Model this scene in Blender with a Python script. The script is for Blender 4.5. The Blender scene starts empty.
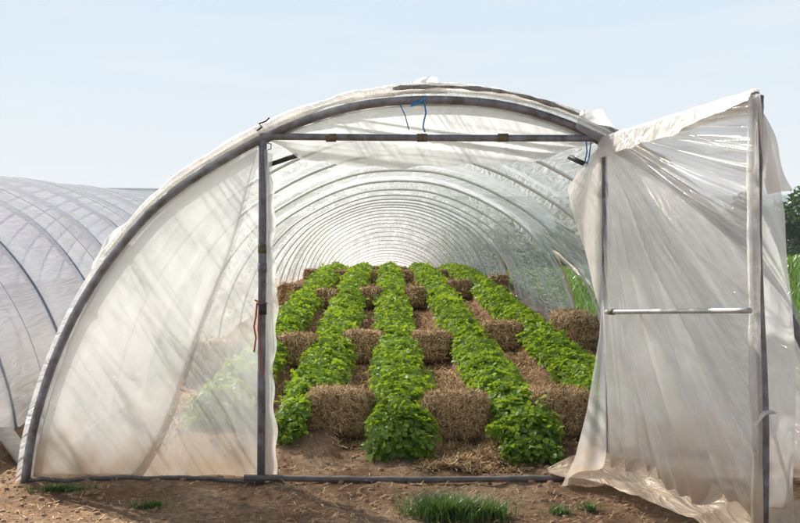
import bpy, math, random
import numpy as np
from mathutils import Vector
random.seed(7); rng = np.random.default_rng(7)
S = bpy.context.scene; C = S.collection
R = math.radians
CAMZ = 1.14
def P(px, py, Y):
    return Vector(((px-384)*Y/1000, Y, CAMZ-(py-310)*Y/1000))

# ---------------------------------------------------------------- terrain
_Y = np.arange(-40, 4000, .25)
_s = np.interp(_Y, [-40, 0, 20, 35, 110, 160, 4000], [.0, .109, .109, -.02, -.02, 0, 0])
_z = np.cumsum(_s)*.25; _z -= np.interp(6.7, _Y, _z)
BEDS = [-1.3, -.6, .14, 1.0, 1.87]
def hsh(i, j, k=0):
    v = np.sin(i*127.1+j*311.7+k*74.7)*43758.5453
    return v-np.floor(v)
def vnoise(x, y, k=0):
    x = np.asarray(x, float); y = np.asarray(y, float)
    i = np.floor(x); j = np.floor(y); fx = x-i; fy = y-j
    fx = fx*fx*(3-2*fx); fy = fy*fy*(3-2*fy)
    a = hsh(i, j, k); b = hsh(i+1, j, k); c = hsh(i, j+1, k); d = hsh(i+1, j+1, k)
    return (a*(1-fx)+b*fx)*(1-fy)+(c*(1-fx)+d*fx)*fy
def fbm(x, y, o=4, k=0):
    t = 0; a = .5
    for n in range(o):
        t = t+a*vnoise(np.asarray(x)*2**n, np.asarray(y)*2**n, k+n); a *= .5
    return t
def smooth(a, b, x):
    t = np.clip((np.asarray(x, float)-a)/(b-a), 0, 1); return t*t*(3-2*t)
def G(X, Y, fine=True):
    X = np.asarray(X, float); Y = np.asarray(Y, float)
    z = np.interp(Y, _Y, _z)
    z = z+.05*np.clip(X-3.2, 0, 14)*smooth(12, 26, Y)*(1-smooth(60, 120, Y))
    if fine:
        bed = 0
        for b in BEDS: bed = np.maximum(bed, 1-smooth(.16, .30, abs(X-b)))
        z = z+bed*.10*smooth(7.0, 7.5, Y)*(1-smooth(58, 60, Y))
        near = 1-smooth(20, 40, Y)
        z = z+(fbm(X*2.2, Y*2.2, 5, 3)-.5)*.06*near+(fbm(X*7, Y*9, 3, 9)-.5)*.05*near*(.3+1.2*vnoise(X*1.3, Y*1.7, 31))
    return z
def g(x, y): return float(G(x, y))
def ysolve(py):           # depth of the ground seen at picture row py, used to size the rows of bales
    for y in np.arange(5, 30, .02):
        if 310-1000*(float(G(5e-9, y, False))-CAMZ)/y <= py: return y
    return 28.

# ---------------------------------------------------------------- mesh helpers
def tagp(o, label=None, cat=None, group=None, kind=None):
    for k, v in (('label', label), ('category', cat), ('group', group), ('kind', kind)):
        if v: o[k] = v
    return o
def mesh(name, V, F, m, parent=None, smooth_=True, uv=None, attr=None):
    me = bpy.data.meshes.new(name)
    V = np.asarray(V, np.float32).reshape(-1, 3); F = np.asarray(F, np.int32)
    n = F.shape[1]
    me.vertices.add(len(V)); me.vertices.foreach_set('co', V.ravel())
    me.loops.add(F.size); me.loops.foreach_set('vertex_index', F.ravel())
    me.polygons.add(len(F)); me.polygons.foreach_set('loop_start', np.arange(0, F.size, n, dtype=np.int32))
    me.update(calc_edges=True)
    if smooth_: me.polygons.foreach_set('use_smooth', np.ones(len(F), bool))
    if uv is not None:
        l = me.uv_layers.new(name='UVMap'); l.data.foreach_set('uv', np.asarray(uv, np.float32)[F.ravel()].ravel())
    if attr is not None:
        a = me.attributes.new('var', 'FLOAT', 'POINT'); a.data.foreach_set('value', np.asarray(attr, np.float32))
    me.validate()
    me.materials.append(m)
    o = bpy.data.objects.new(name, me); C.objects.link(o)
    if parent: o.parent = parent
    return o
def empty(name, loc=(0, 0, 0)):
    o = bpy.data.objects.new(name, None); C.objects.link(o); o.location = loc; o.empty_display_size = .2
    return o
def adopt(o, parent):      # child built in world space under a moved empty
    o.parent = parent; o.matrix_parent_inverse = parent_inv(parent); return o
def parent_inv(p):
    from mathutils import Matrix
    q = p; m = Matrix.Translation(p.location)
    return m.inverted()
class MB:
    def __init__(s): s.V = []; s.F = []; s.n = 0; s.A = []
    def add(s, V, F, a=0.):
        V = np.asarray(V, float).reshape(-1, 3); F = np.asarray(F, int).reshape(-1, 4)
        s.V.append(V); s.F.append(F+s.n); s.n += len(V); s.A.append(np.full(len(V), a))
    def build(s, name, m, parent=None, sm=True, attr=False):
        return mesh(name, np.concatenate(s.V), np.concatenate(s.F), m, parent, sm, attr=np.concatenate(s.A) if attr else None)
def tubegeo(pts, r, n=10, caps=True):
    p = np.asarray([tuple(q) for q in pts], float); m = len(p)
    r = np.broadcast_to(np.asarray(r, float), (m,))
    t = np.gradient(p, axis=0); t /= np.linalg.norm(t, axis=1)[:, None]+1e-9
    u = np.zeros_like(p); ref = np.array([0, 1, 0.]) if abs(t[0][1]) < .9 else np.array([1, 0, 0.])
    for i in range(m):
        ref = ref-t[i]*ref.dot(t[i]); ref /= np.linalg.norm(ref); u[i] = ref
    w = np.cross(t, u); a = np.arange(n)*2*np.pi/n
    V = p[:, None]+r[:, None, None]*(np.cos(a)[None, :, None]*u[:, None]+np.sin(a)[None, :, None]*w[:, None])
    F = [(i*n+j, i*n+(j+1) % n, (i+1)*n+(j+1) % n, (i+1)*n+j) for i in range(m-1) for j in range(n)]
    V = V.reshape(-1, 3)
    if caps:
        V = np.vstack([V, p[0], p[-1]])
        for j in range(0, n, 2):
            F.append((m*n, (j+2) % n, j+1, j)); F.append((m*n+1, (m-1)*n+j, (m-1)*n+j+1, (m-1)*n+(j+2) % n))
    return V, F
def tube(name, pts, r, m, parent=None, n=10):
    b = MB(); b.add(*tubegeo(pts, r, n)); return b.build(name, m, parent)
def boxgeo(c, s, rot=None):
    V = np.array([(x, y, z) for x in (-1, 1) for y in (-1, 1) for z in (-1, 1)], float)*np.array(s)/2
    if rot is not None:
        M = np.array(rot.to_matrix()); V = V@M.T
    return V+np.array(c), [(0, 1, 3, 2), (4, 6, 7, 5), (0, 4, 5, 1), (2, 3, 7, 6), (0, 2, 6, 4), (1, 5, 7, 3)]
def sheet(name, f, nu, nv, m, parent=None, su=1., sv=1., uvf=None):
    u, v = np.meshgrid(np.linspace(0, 1, nu), np.linspace(0, 1, nv))
    X, Y, Z = f(u, v)
    V = np.stack([X+0*u, Y+0*u, Z+0*u], -1).reshape(-1, 3)
    i = np.arange(nv-1)[:, None]*nu+np.arange(nu-1)[None]
    F = np.stack([i, i+1, i+nu+1, i+nu], -1).reshape(-1, 4)
    uv = np.stack([u*su, v*sv] if uvf is None else uvf(u, v), -1).reshape(-1, 2)
    return mesh(name, V, F, m, parent, True, uv)

# ---------------------------------------------------------------- materials
def nm(name):
    m = bpy.data.materials.new(name); m.use_nodes = True; t = m.node_tree; t.nodes.clear(); return m, t
def N(t, typ, **k):
    n = t.nodes.new(typ)
    for a, b in k.items():
        if a in n.inputs: n.inputs[a].default_value = b
        else: setattr(n, a, b)
    return n
def ramp(t, stops):
    n = t.nodes.new('ShaderNodeValToRGB'); e = n.color_ramp.elements
    while len(e) < len(stops): e.new(.5)
    for q, (p, c) in zip(e, stops):
        q.position = p; q.color = (*c, 1) if len(c) == 3 else c
    return n
def gv(v): return (v, v, v)
def principled(name, col, col2=None, scale=8, rough=.6, metal=0., bump=.0, bs=40, spec=.5):
    m, t = nm(name); L = t.links.new
    o = N(t, 'ShaderNodeOutputMaterial'); b = N(t, 'ShaderNodeBsdfPrincipled', Roughness=rough, Metallic=metal)
    b.inputs['Specular IOR Level'].default_value = spec
    L(b.outputs[0], o.inputs[0]); tc = N(t, 'ShaderNodeTexCoord')
    n = N(t, 'ShaderNodeTexNoise', Scale=scale, Detail=6.); L(tc.outputs['Object'], n.inputs['Vector'])
    r = ramp(t, [(.3, col), (.7, col2 or col)]); L(n.outputs['Fac'], r.inputs[0]); L(r.outputs[0], b.inputs['Base Color'])
    if bump:
        n2 = N(t, 'ShaderNodeTexNoise', Scale=bs, Detail=6.); L(tc.outputs['Object'], n2.inputs['Vector'])
        bp = N(t, 'ShaderNodeBump', Strength=bump, Distance=.01); L(n2.outputs['Fac'], bp.inputs['Height']); L(bp.outputs[0], b.inputs['Normal'])
    return m
def film(name, col=(.86, .86, .84), clear=(.45, .7), rough=.22, gloss=.5, bump=.6, uvs=(3., .5), transl=.6, patch=1.3, dirt=0., dirt_h=.5, dcol=(.5, .36, .22), ior=1.35, bd=.03, clearcol=.97, crease=.3, cw=.06):
    """thin polythene: part clear, part milky, glossy skin, creases running along v"""
    m, t = nm(name); L = t.links.new
    o = N(t, 'ShaderNodeOutputMaterial'); tc = N(t, 'ShaderNodeTexCoord')
    mp = N(t, 'ShaderNodeMapping'); mp.inputs['Scale'].default_value = (uvs[0], uvs[1], 1); L(tc.outputs['UV'], mp.inputs[0])
    n1 = N(t, 'ShaderNodeTexNoise', Scale=1., Detail=4., Distortion=.8); L(mp.outputs[0], n1.inputs['Vector'])
    rid = N(t, 'ShaderNodeMath', operation='SUBTRACT'); L(n1.outputs['Fac'], rid.inputs[0]); rid.inputs[1].default_value = .5
    ab = N(t, 'ShaderNodeMath', operation='ABSOLUTE'); L(rid.outputs[0], ab.inputs[0])
    sq = N(t, 'ShaderNodeMath', operation='POWER'); L(ab.outputs[0], sq.inputs[0]); sq.inputs[1].default_value = .6
    bp = N(t, 'ShaderNodeBump', Strength=bump, Distance=bd); L(sq.outputs[0], bp.inputs['Height'])
    n2 = N(t, 'ShaderNodeTexNoise', Scale=patch, Detail=5., Distortion=.5); L(tc.outputs['Object'], n2.inputs['Vector'])
    rc = ramp(t, [(.3, gv(clear[0])), (.7, gv(clear[1]))]); L(n2.outputs['Fac'], rc.inputs[0])
    cr = ramp(t, [(0., gv(crease)), (cw*.35, gv(crease*.45)), (cw, gv(0.))]); L(ab.outputs[0], cr.inputs[0])
    nb = N(t, 'ShaderNodeTexNoise', Scale=.35, Detail=2.); L(mp.outputs[0], nb.inputs['Vector'])
    rb = ramp(t, [(.42, gv(0)), (.62, gv(1))]); L(nb.outputs['Fac'], rb.inputs[0])
    cm = N(t, 'ShaderNodeMath', operation='MULTIPLY'); L(cr.outputs[0], cm.inputs[0]); L(rb.outputs[0], cm.inputs[1])
    cs = N(t, 'ShaderNodeMath', operation='SUBTRACT'); cs.use_clamp = True; L(rc.outputs[0], cs.inputs[0]); L(cm.outputs[0], cs.inputs[1])
    dif = N(t, 'ShaderNodeBsdfDiffuse'); tr = N(t, 'ShaderNodeBsdfTranslucent'); cl = N(t, 'ShaderNodeBsdfTransparent', Color=(*gv(clearcol), 1))
    gl = N(t, 'ShaderNodeBsdfGlossy', Roughness=rough, Color=(.9, .9, .9, 1))
    n3 = N(t, 'ShaderNodeTexNoise', Scale=2.2, Detail=7.); L(tc.outputs['Object'], n3.inputs['Vector'])
    rd = ramp(t, [(.35, col), (.75, tuple(c*.86 for c in col))]); L(n3.outputs['Fac'], rd.inputs[0])
    colout = rd.outputs[0]; clout = cs.outputs[0]
    if dirt:
        sx = N(t, 'ShaderNodeSeparateXYZ'); L(tc.outputs['Object'], sx.inputs[0])
        mr = N(t, 'ShaderNodeMapRange'); mr.inputs['From Min'].default_value = dirt_h; mr.inputs['From Max'].default_value = -.1
        n4 = N(t, 'ShaderNodeTexNoise', Scale=5., Detail=6.); L(tc.outputs['Object'], n4.inputs['Vector'])
        am = N(t, 'ShaderNodeMath', operation='MULTIPLY_ADD'); L(n4.outputs['Fac'], am.inputs[0]); am.inputs[1].default_value = -.9; L(sx.outputs['Z'], am.inputs[2])
        ad = N(t, 'ShaderNodeMath', operation='ADD'); L(am.outputs[0], ad.inputs[0]); ad.inputs[1].default_value = .42
        L(ad.outputs[0], mr.inputs['Value'])
        mu = N(t, 'ShaderNodeMath', operation='MULTIPLY'); L(mr.outputs[0], mu.inputs[0]); mu.inputs[1].default_value = dirt
        mx = N(t, 'ShaderNodeMix', data_type='RGBA'); L(mu.outputs[0], mx.inputs[0]); L(colout, mx.inputs[6]); mx.inputs[7].default_value = (*dcol, 1)
        colout = mx.outputs[2]
        mc = N(t, 'ShaderNodeMath', operation='MULTIPLY_ADD'); L(mu.outputs[0], mc.inputs[0]); mc.inputs[1].default_value = -.45; L(clout, mc.inputs[2]); mc.use_clamp = True
        clout = mc.outputs[0]
    L(colout, dif.inputs[0]); L(colout, tr.inputs[0])
    L(bp.outputs[0], dif.inputs['Normal']); L(bp.outputs[0], tr.inputs['Normal']); L(bp.outputs[0], gl.inputs['Normal'])
    m1 = N(t, 'ShaderNodeMixShader'); m1.inputs[0].default_value = transl; L(dif.outputs[0], m1.inputs[1]); L(tr.outputs[0], m1.inputs[2])
    m2 = N(t, 'ShaderNodeMixShader'); L(clout, m2.inputs[0]); L(m1.outputs[0], m2.inputs[1]); L(cl.outputs[0], m2.inputs[2])
    fr = N(t, 'ShaderNodeLayerWeight', Blend=.35); L(bp.outputs[0], fr.inputs['Normal'])
    fm = N(t, 'ShaderNodeMath', operation='MULTIPLY_ADD'); L(fr.outputs['Facing'], fm.inputs[0]); fm.inputs[1].default_value = gloss; fm.inputs[2].default_value = .03; fm.use_clamp = True
    m3 = N(t, 'ShaderNodeMixShader'); L(fm.outputs[0], m3.inputs[0]); L(m2.outputs[0], m3.inputs[1]); L(gl.outputs[0], m3.inputs[2])
    L(m3.outputs[0], o.inputs[0]); return m
def leafmat(name, c1, c2, tcol, tw=.35, gl=.12, rough=.35):
    m, t = nm(name); L = t.links.new; o = N(t, 'ShaderNodeOutputMaterial')
    a = N(t, 'ShaderNodeAttribute', attribute_name='var'); r = ramp(t, [(0., c1), (1., c2)]); L(a.outputs['Fac'], r.inputs[0])
    d = N(t, 'ShaderNodeBsdfDiffuse'); L(r.outputs[0], d.inputs[0])
    tr = N(t, 'ShaderNodeBsdfTranslucent', Color=(*tcol, 1))
    gs = N(t, 'ShaderNodeBsdfGlossy', Roughness=rough, Color=(.8, .85, .8, 1))
    m1 = N(t, 'ShaderNodeMixShader'); m1.inputs[0].default_value = tw; L(d.outputs[0], m1.inputs[1]); L(tr.outputs[0], m1.inputs[2])
    m2 = N(t, 'ShaderNodeMixShader'); m2.inputs[0].default_value = gl; L(m1.outputs[0], m2.inputs[1]); L(gs.outputs[0], m2.inputs[2])
    L(m2.outputs[0], o.inputs[0]); return m

M_steel = principled('galvanised_steel', (.12, .105, .095), (.27, .29, .33), 14, .5, .4, .4, 60)
M_steel_pale = principled('pale_steel', (.36, .37, .37), (.58, .58, .57), 9, .4, .5, .1, 60)
M_hoop = principled('white_hoop', (.55, .57, .57), (.72, .73, .73), 9, .4, .2, .1, 60)
M_dark = principled('black_plastic', (.02, .02, .022), (.035, .035, .035), 9, .5)
M_brass = principled('clamp_metal', (.10, .085, .05), (.2, .17, .1), 30, .5, .6)
M_blue = principled('blue_twine', (.03, .2, .5), (.05, .3, .62), 60, .7)
M_red = principled('red_twine', (.45, .09, .05), (.55, .14, .08), 60, .8)
M_rope = principled('white_rope', (.7, .7, .68), (.8, .8, .78), 60, .6)
M_wood = principled('weathered_board', (.42, .36, .28), (.58, .52, .42), 14, .8, 0, .3, 50)
M_hose = principled('grey_hose', (.10, .095, .09), (.2, .17, .14), 12, .55, 0, .2, 60)
M_mulch = principled('bed_film', (.55, .52, .46), (.75, .73, .7), 10, .35)
M_cover = film('cover_film', (.93, .94, .93), (.38, .68), .12, .6, 1., (1.3, 1.1), .8, .7, bd=.06, crease=.55, cw=.09)
M_cover_left = film('cover_film_left', (.96, .97, .99), (.1, .32), .13, .6, .28, (1.2, .8), .82, .7, bd=.05, crease=.3)
M_gable = film('gable_film', (.93, .95, .95), (.44, .66), .35, .12, .22, (2.5, .6), .85, 1.1, crease=.12, dirt=.8, dirt_h=.45)
M_layer = film('second_layer_film', (.93, .94, .93), (.18, .42), .35, .12, .2, (2.5, .6), .85, 1.0, crease=.1, dirt=.7, dirt_h=.4)
M_door = film('door_film', (.95, .94, .9), (.36, .64), .25, .25, .5, (1., 1.), .75, 1.4, crease=.55, cw=.08, dirt=.85, dirt_h=.55)
M_milky = film('bunched_film', (.94, .91, .85), (.08, .3), .45, .12, .5, (6., 2.), .5, 3., )
M_ground_film = film('muddy_film', (.74, .56, .38), (.05, .4), .45, .1, .8, (5., 5.), .25, 4.)

def ground_mat():
    m, t = nm('soil'); L = t.links.new; o = N(t, 'ShaderNodeOutputMaterial'); b = N(t, 'ShaderNodeBsdfPrincipled', Roughness=.95)
    b.inputs['Specular IOR Level'].default_value = .15
    L(b.outputs[0], o.inputs[0]); tc = N(t, 'ShaderNodeTexCoord')
    n1 = N(t, 'ShaderNodeTexNoise', Scale=1.3, Detail=8., Roughness=.65); L(tc.outputs['Object'], n1.inputs['Vector'])
    n2 = N(t, 'ShaderNodeTexNoise', Scale=22., Detail=8., Roughness=.7); L(tc.outputs['Object'], n2.inputs['Vector'])
    r1 = ramp(t, [(.3, (.21, .11, .055)), (.5, (.42, .26, .15)), (.7, (.58, .41, .26))]); L(n1.outputs['Fac'], r1.inputs[0])
    r2 = ramp(t, [(.3, gv(.45)), (.62, gv(1.15))]); L(n2.outputs['Fac'], r2.inputs[0])
    mx = N(t, 'ShaderNodeMix', data_type='RGBA', blend_type='MULTIPLY'); mx.inputs[0].default_value = 1; L(r1.outputs[0], mx.inputs[6]); L(r2.outputs[0], mx.inputs[7])
    # straw litter in the tunnel lanes
    sx = N(t, 'ShaderNodeSeparateXYZ'); L(tc.outputs['Object'], sx.inputs[0])
    mpz = N(t, 'ShaderNodeMapping'); mpz.inputs['Scale'].default_value = (14, 45, 14); mpz.inputs['Rotation'].default_value = (0, 0, .5); L(tc.outputs['Object'], mpz.inputs[0])
    n3 = N(t, 'ShaderNodeTexNoise', Scale=1., Detail=5., Distortion=2.); L(mpz.outputs[0], n3.inputs['Vector'])
    r3 = ramp(t, [(.35, (.17, .09, .05)), (.52, (.40, .23, .13)), (.72, (.62, .42, .25))]); L(n3.outputs['Fac'], r3.inputs[0])
    my = N(t, 'ShaderNodeMapRange'); my.inputs['From Min'].default_value = 7.2; my.inputs['From Max'].default_value = 8.6; L(sx.outputs['Y'], my.inputs['Value'])
    m2 = N(t, 'ShaderNodeMix', data_type='RGBA'); mm = N(t, 'ShaderNodeMath', operation='MULTIPLY'); L(my.outputs[0], mm.inputs[0]); mm.inputs[1].default_value = .8
    L(mm.outputs[0], m2.inputs[0]); L(mx.outputs[2], m2.inputs[6]); L(r3.outputs[0], m2.inputs[7])
    L(m2.outputs[2], b.inputs['Base Color'])
    n5 = N(t, 'ShaderNodeTexNoise', Scale=35., Detail=9., Roughness=.75); L(tc.outputs['Object'], n5.inputs['Vector'])
    bp = N(t, 'ShaderNodeBump', Strength=1., Distance=.05); L(n5.outputs['Fac'], bp.inputs['Height']); L(bp.outputs[0], b.inputs['Normal'])
    return m
M_soil = ground_mat()
M_field = principled('meadow', (.07, .10, .03), (.13, .17, .05), .8, .9, 0, .6, 20, .2)
M_hill = principled('far_woodland', (.05, .08, .05), (.07, .10, .06), .01, .95)
M_straw_core = principled('bale_core', (.16, .085, .04), (.36, .22, .11), 16, .95, 0, 1., 70, .1)
def strawmat():
    m, t = nm('straw'); L = t.links.new; o = N(t, 'ShaderNodeOutputMaterial'); b = N(t, 'ShaderNodeBsdfPrincipled', Roughness=.7)
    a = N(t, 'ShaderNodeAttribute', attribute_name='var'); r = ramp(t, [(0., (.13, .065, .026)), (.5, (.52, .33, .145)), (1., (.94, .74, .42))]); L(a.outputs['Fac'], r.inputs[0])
    b.inputs['Specular IOR Level'].default_value = .3
    L(r.outputs[0], b.inputs['Base Color']); L(b.outputs[0], o.inputs[0]); return m
M_straw = strawmat()
M_leaf = leafmat('strawberry_leaf', (.03, .085, .008), (.25, .385, .035), (.38, .53, .03), .48, .025, .4)
M_grass = leafmat('grass_blade', (.05, .11, .025), (.16, .26, .06), (.2, .34, .06), .3, .06)
M_tree = leafmat('tree_leaf', (.02, .045, .012), (.06, .11, .025), (.07, .14, .02), .25, .03)
M_bark = principled('bark', (.07, .05, .035), (.12, .09, .06), 6, .9, 0, .4, 20)

# ---------------------------------------------------------------- ground sheets
def gridsheet(name, xs, ys, m, dz=0, fine=True):
    X, Y = np.meshgrid(xs, ys); Z = G(X, Y, fine)+dz
    V = np.stack([X, Y, Z], -1).reshape(-1, 3); nu = len(xs)
    i = np.arange(len(ys)-1)[:, None]*nu+np.arange(nu-1)[None]
    F = np.stack([i, i+1, i+nu+1, i+nu], -1).reshape(-1, 4)
    return mesh(name, V, F, m)
xs = np.concatenate([-np.geomspace(2500, 4.2, 40), np.arange(-4, 5, .035), np.geomspace(5.1, 2500, 45)])
ys = np.concatenate([np.linspace(-40, 5, 16), np.arange(5.2, 12, .035), np.arange(12, 30, .12), np.arange(30, 62, .5), np.geomspace(63, 3500, 40)])
tagp(gridsheet('ground', xs, ys, M_soil), kind='structure')
xs = np.concatenate([np.arange(2.95, 6, .1), np.geomspace(6, 1500, 45)])
ys = np.concatenate([np.arange(9.2, 36, .15), np.geomspace(36, 1500, 60)])
tagp(gridsheet('grass_field', xs, ys, M_field, .012, True), kind='structure')
# distant hills
def hills(u, v):
    x = -2600+5200*u
    top = 150+22*fbm(u*7, u*0+2, 4, 5)
    return x, 1150+220*(1-np.abs(v-.5)*2)+0*u, -20+(top+20)*np.sin(np.pi*v)**.8
tagp(sheet('hills', hills, 200, 14, M_hill), kind='structure')

# ---------------------------------------------------------------- tunnel geometry
PROF = [(407, 383), (405, 369), (402, 339), (382, 269), (357, 213), (327, 165), (283, 112), (248, 84), (208, 60), (173, 40), (117, 17), (67, 4), (0, 0)]
pd = np.array([(d/407, 1-h/383) for d, h in PROF])       # (half width fraction, height fraction) from foot to crown
_a = np.concatenate([pd, (pd*[-1, 1])[::-1][1:]])
_l = np.concatenate([[0], np.cumsum(np.linalg.norm(np.diff(_a, axis=0), axis=1))]); _l /= _l[-1]
_tt = np.linspace(0, 1, 721)
_sx = np.interp(_tt, _l, _a[:, 0]); _sz = np.interp(_tt, _l, _a[:, 1])
k = np.hanning(61); k /= k.sum()
_sx = np.convolve(np.pad(_sx, 30, 'reflect', reflect_type='odd'), k, 'valid'); _sz = np.convolve(np.pad(_sz, 30, 'reflect', reflect_type='odd'), k, 'valid')
_sz *= 1/_sz.max()
def prof(t): return -np.interp(t, _tt, _sx), np.interp(t, _tt, _sz)     # t 0 left foot .. 1 right foot
W0, H0 = 2.727, 2.566
def main_dim(Y):
    c = np.interp(Y, [6.7, 7, 11, 60], [.32, .32, .2, .17]); w = np.interp(Y, [6.7, 7.1, 11, 17, 60], [W0, W0, 2.5, 2.32, 2.3])
    h = np.interp(Y, [6.7, 7.1, 11, 14, 17.5, 21, 26, 60], [H0, H0, 2.32, 2.12, 1.95, 1.83, 1.74, 1.7])
    return c, w, h
def left_dim(Y):
    h = np.interp(Y, [5, 15, 25, 60], [2.32, 2.2, 2.0, 1.9])
    return np.full_like(np.asarray(Y, float), -5.78), np.full_like(np.asarray(Y, float), 2.73), h
def hoop_pts(dim, Y, n=60, off=0.):
    c, w, h = dim(Y); t = np.linspace(0, 1, n); x, z = prof(t)
    gz = float(G(0., Y, False)) if dim is main_dim else float(G(0., Y, False))
    return [(float(c+x[i]*(w+off)), Y, gz-.02+float(z[i]*(h+off))) for i in range(n)]
def cover_f(dim, Y0, Y1, hoops, vents, off=.035, lift0=1.0):
    hoops = np.array(hoops)
    def f(u, v):
        Y = Y0+(Y1-Y0)*v; c, w, h = dim(Y)
        left = np.interp(Y, [a for a, b, *_ in vents[0]], [b for a, b, *_ in vents[0]]) if vents[0] else 0*Y
        right = np.interp(Y, [a for a, b, *_ in vents[1]], [b for a, b, *_ in vents[1]]) if vents[1] else 0*Y
        tl = left*.155; tr = 1-right*.155
        t = tl+(tr-tl)*u; x, z = prof(t)
        d = np.min(np.abs(Y[..., None]-hoops[None, None]), -1)
        sag = -.035*smooth(0, .6, d)
        wr = lift0*.018*(fbm(t*70, Y*1.1, 3, 2)-.45)*smooth(0, .25, d)+.02*(fbm(t*9, Y*2.2, 3, 12)-.5)
        r = off+sag+wr
        return c+x*(w+r), Y, G(0*Y, Y, False)+z*(h+r)
    return f
def ropes(dim, Y0, Y1, step, mats, parent, name='lashing_rope'):
    y = Y0; out = []
    while y < Y1:
        pts = hoop_pts(dim, y, 50, .02); out.append(tube(name, pts, .007, mats, parent, 5)); y += step
    return out

# main tunnel
T = empty('polytunnel', (.32, 6.7, 0))
tagp(T, 'large open plastic tunnel with strawberry rows and straw bales inside, its door swung open', 'polytunnel')
def child(o, par=None): return adopt(o, T) if par is None else o
hoopsY = [6.7, 6.82]+[8.7+1.6*i+random.uniform(-.1, .1) for i in range(26)]
for i, y in enumerate(hoopsY):
    b = MB(); b.add(*tubegeo(hoop_pts(main_dim, y, 70 if i < 12 else 40), .029 if i < 2 else .0155, 10 if i < 10 else 6))
    adopt(b.build('hoop', M_steel if i < 2 else M_hoop), T)
for y in [12.7+1.6*i for i in range(24)]:
    adopt(tube('lashing_rope', hoop_pts(main_dim, y, 50, .05), .0035, M_rope, None, 5), T)
ventsR = [(11.6, 0), (11.9, .75), (12.9, 1.15), (13.1, 1.2), (13.7, .1), (14.0, 0), (18.9, 0), (19.3, 1.2), (19.6, 1.3), (20.2, .0), (24, 0), (24.3, .8), (24.9, 0)]
ventsL = [(9.7, 0), (10.1, .9), (10.9, 1.1), (11.6, 0), (17, 0), (17.3, .6), (17.9, 0), (20.5, 0), (20.9, .7), (21.5, 0)]
adopt(sheet('cover_film', cover_f(main_dim, 6.62, 51, hoopsY, (ventsL, ventsR)), 190, 420, M_cover, None, 60, 50), T)
def vent_rim(ya, yb, vents, side):
    pts = []
    for y in np.arange(ya, yb, .06):
        l = np.interp(y, [a for a, b in vents], [b for a, b in vents]); tq = 1-.155*l if side > 0 else .155*l
        c, w, h = main_dim(y); x, z = prof(tq); pts.append((float(c+x*(w+.03)), y, float(G(0., y, False)+z*(h+.03))+.02))
    return pts
for ya, yb in ((11.55, 14.05), (18.85, 20.25)):
    q = vent_rim(ya, yb, ventsR, 1); adopt(tube('rolled_edge', q, [.008+.012*abs(math.sin(i*.9)) for i in range(len(q))], M_ground_film, None, 7), T)
# ---------------------------------------------------------------- front gable
FY = 6.7; s = FY/1000
def PX(px): return (px-384)*s
def PZ(py): return CAMZ-(py-310)*s
XL, XR = PX(263), PX(603)
ZB = PZ(137.5)
def post(name, px0, py0, px1, py1, Y, r, m, par=True):
    a = P(px0, py0, Y); b = P(px1, py1, Y); pts = [a.lerp(b, i/8) for i in range(9)]
    o = tube(name, pts, r, m, None, 12)
    return adopt(o, T) if par else o
post('door_post', 263, 134, 261, 482, FY, .027, M_steel)
post('door_post', 603, 138, 604, 482, FY, .025, M_steel)
adopt(tube('lintel_bar', [P(262+ (604-262)*i/12, 136.5+1.8*i/12+.6*math.sin(i/12*3.14), FY-.01) for i in range(13)], .023, M_steel), T)
for px in (331, 422, 503):
    p = P(px, 137.8, FY-.01); adopt(tube('pipe_clamp', [p-Vector((.034, 0, 0)), p+Vector((.034, 0, 0))], .0285, M_brass, None, 10), T)
for py in (249, 268):
    p = P(262.5, py, FY); adopt(tube('pipe_clamp', [p-Vector((0, 0, .03)), p+Vector((0, 0, .03))], .031, M_brass if py < 262 else M_steel, None, 10), T)
p = P(603.3, 190, FY); adopt(tube('pipe_clamp', [p-Vector((0, 0, .05)), p+Vector((0, 0, .05))], .032, M_steel, None, 10), T)
# short dark braces behind the lintel
adopt(tube('brace', [P(268, 165, FY+.12), P(297, 155.5, FY+.2)], .017, M_dark), T)
adopt(tube('brace', [P(569, 157, FY+.2), P(588, 165.5, FY+.12)], .017, M_dark), T)
def archx(Z, side):       # half width of the front hoop at height Z
    tt = np.linspace(0, .5, 200); x, z = prof(tt)
    w = np.interp(Z, z*H0, -x*W0); return .32+side*w
def fold(x, z, k, amp, slope, seed):
    q = (x+z*slope)*k
    return amp*((1-np.abs(2*vnoise(q, z*.7, seed)-1))**2-.4)+amp*.4*(fbm(q*2.3, z*1.5, 3, seed+5)-.5)
def gl(u, v):
    Z = .01+2.29*v; a = archx(Z, -1)+.02; b = np.minimum(PX(272)+.02*np.sin(Z*9)*.4, PX(274)); b = np.where(Z > 2.2, PX(263), b)
    X = a+(b-a)*u
    Y = FY+.045+fold(X, Z, 2.2, .022, -.45, 21)*np.sin(np.pi*np.clip(u*1.02, 0, 1))**.5-.05*smooth(.93, 1, u)
    return X, Y, Z+.0*u-.02*(1-v)*np.sin(X*7)
adopt(sheet('gable_film', gl, 120, 120, M_gable, None, 1.8, 2.3), T)
def gl2(u, v):            # second layer with a curved free edge
    Z = .03+2.2*v; a = archx(Z, -1)+.03
    b = PX(128)+(PX(262)-PX(128))*np.clip(Z/2.3, 0, 1)**.75+.012*np.sin(Z*5)
    b = np.maximum(b, a+.01)
    X = a+(b-a)*u
    return X, FY+.085+fold(X, Z, 2.4, .018, -.5, 33)-.02*smooth(.97, 1, u), Z
adopt(sheet('gable_film', gl2, 90, 120, M_layer, None, 1.4, 2.3), T)
def gr(u, v):
    Z = .01+2.27*v; b = archx(Z, 1)-.02; a = PX(603)+.0*Z
    X = a+(b-a)*u
    return X, FY+.05+fold(X, Z, 5, .05, .4, 41), Z
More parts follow.
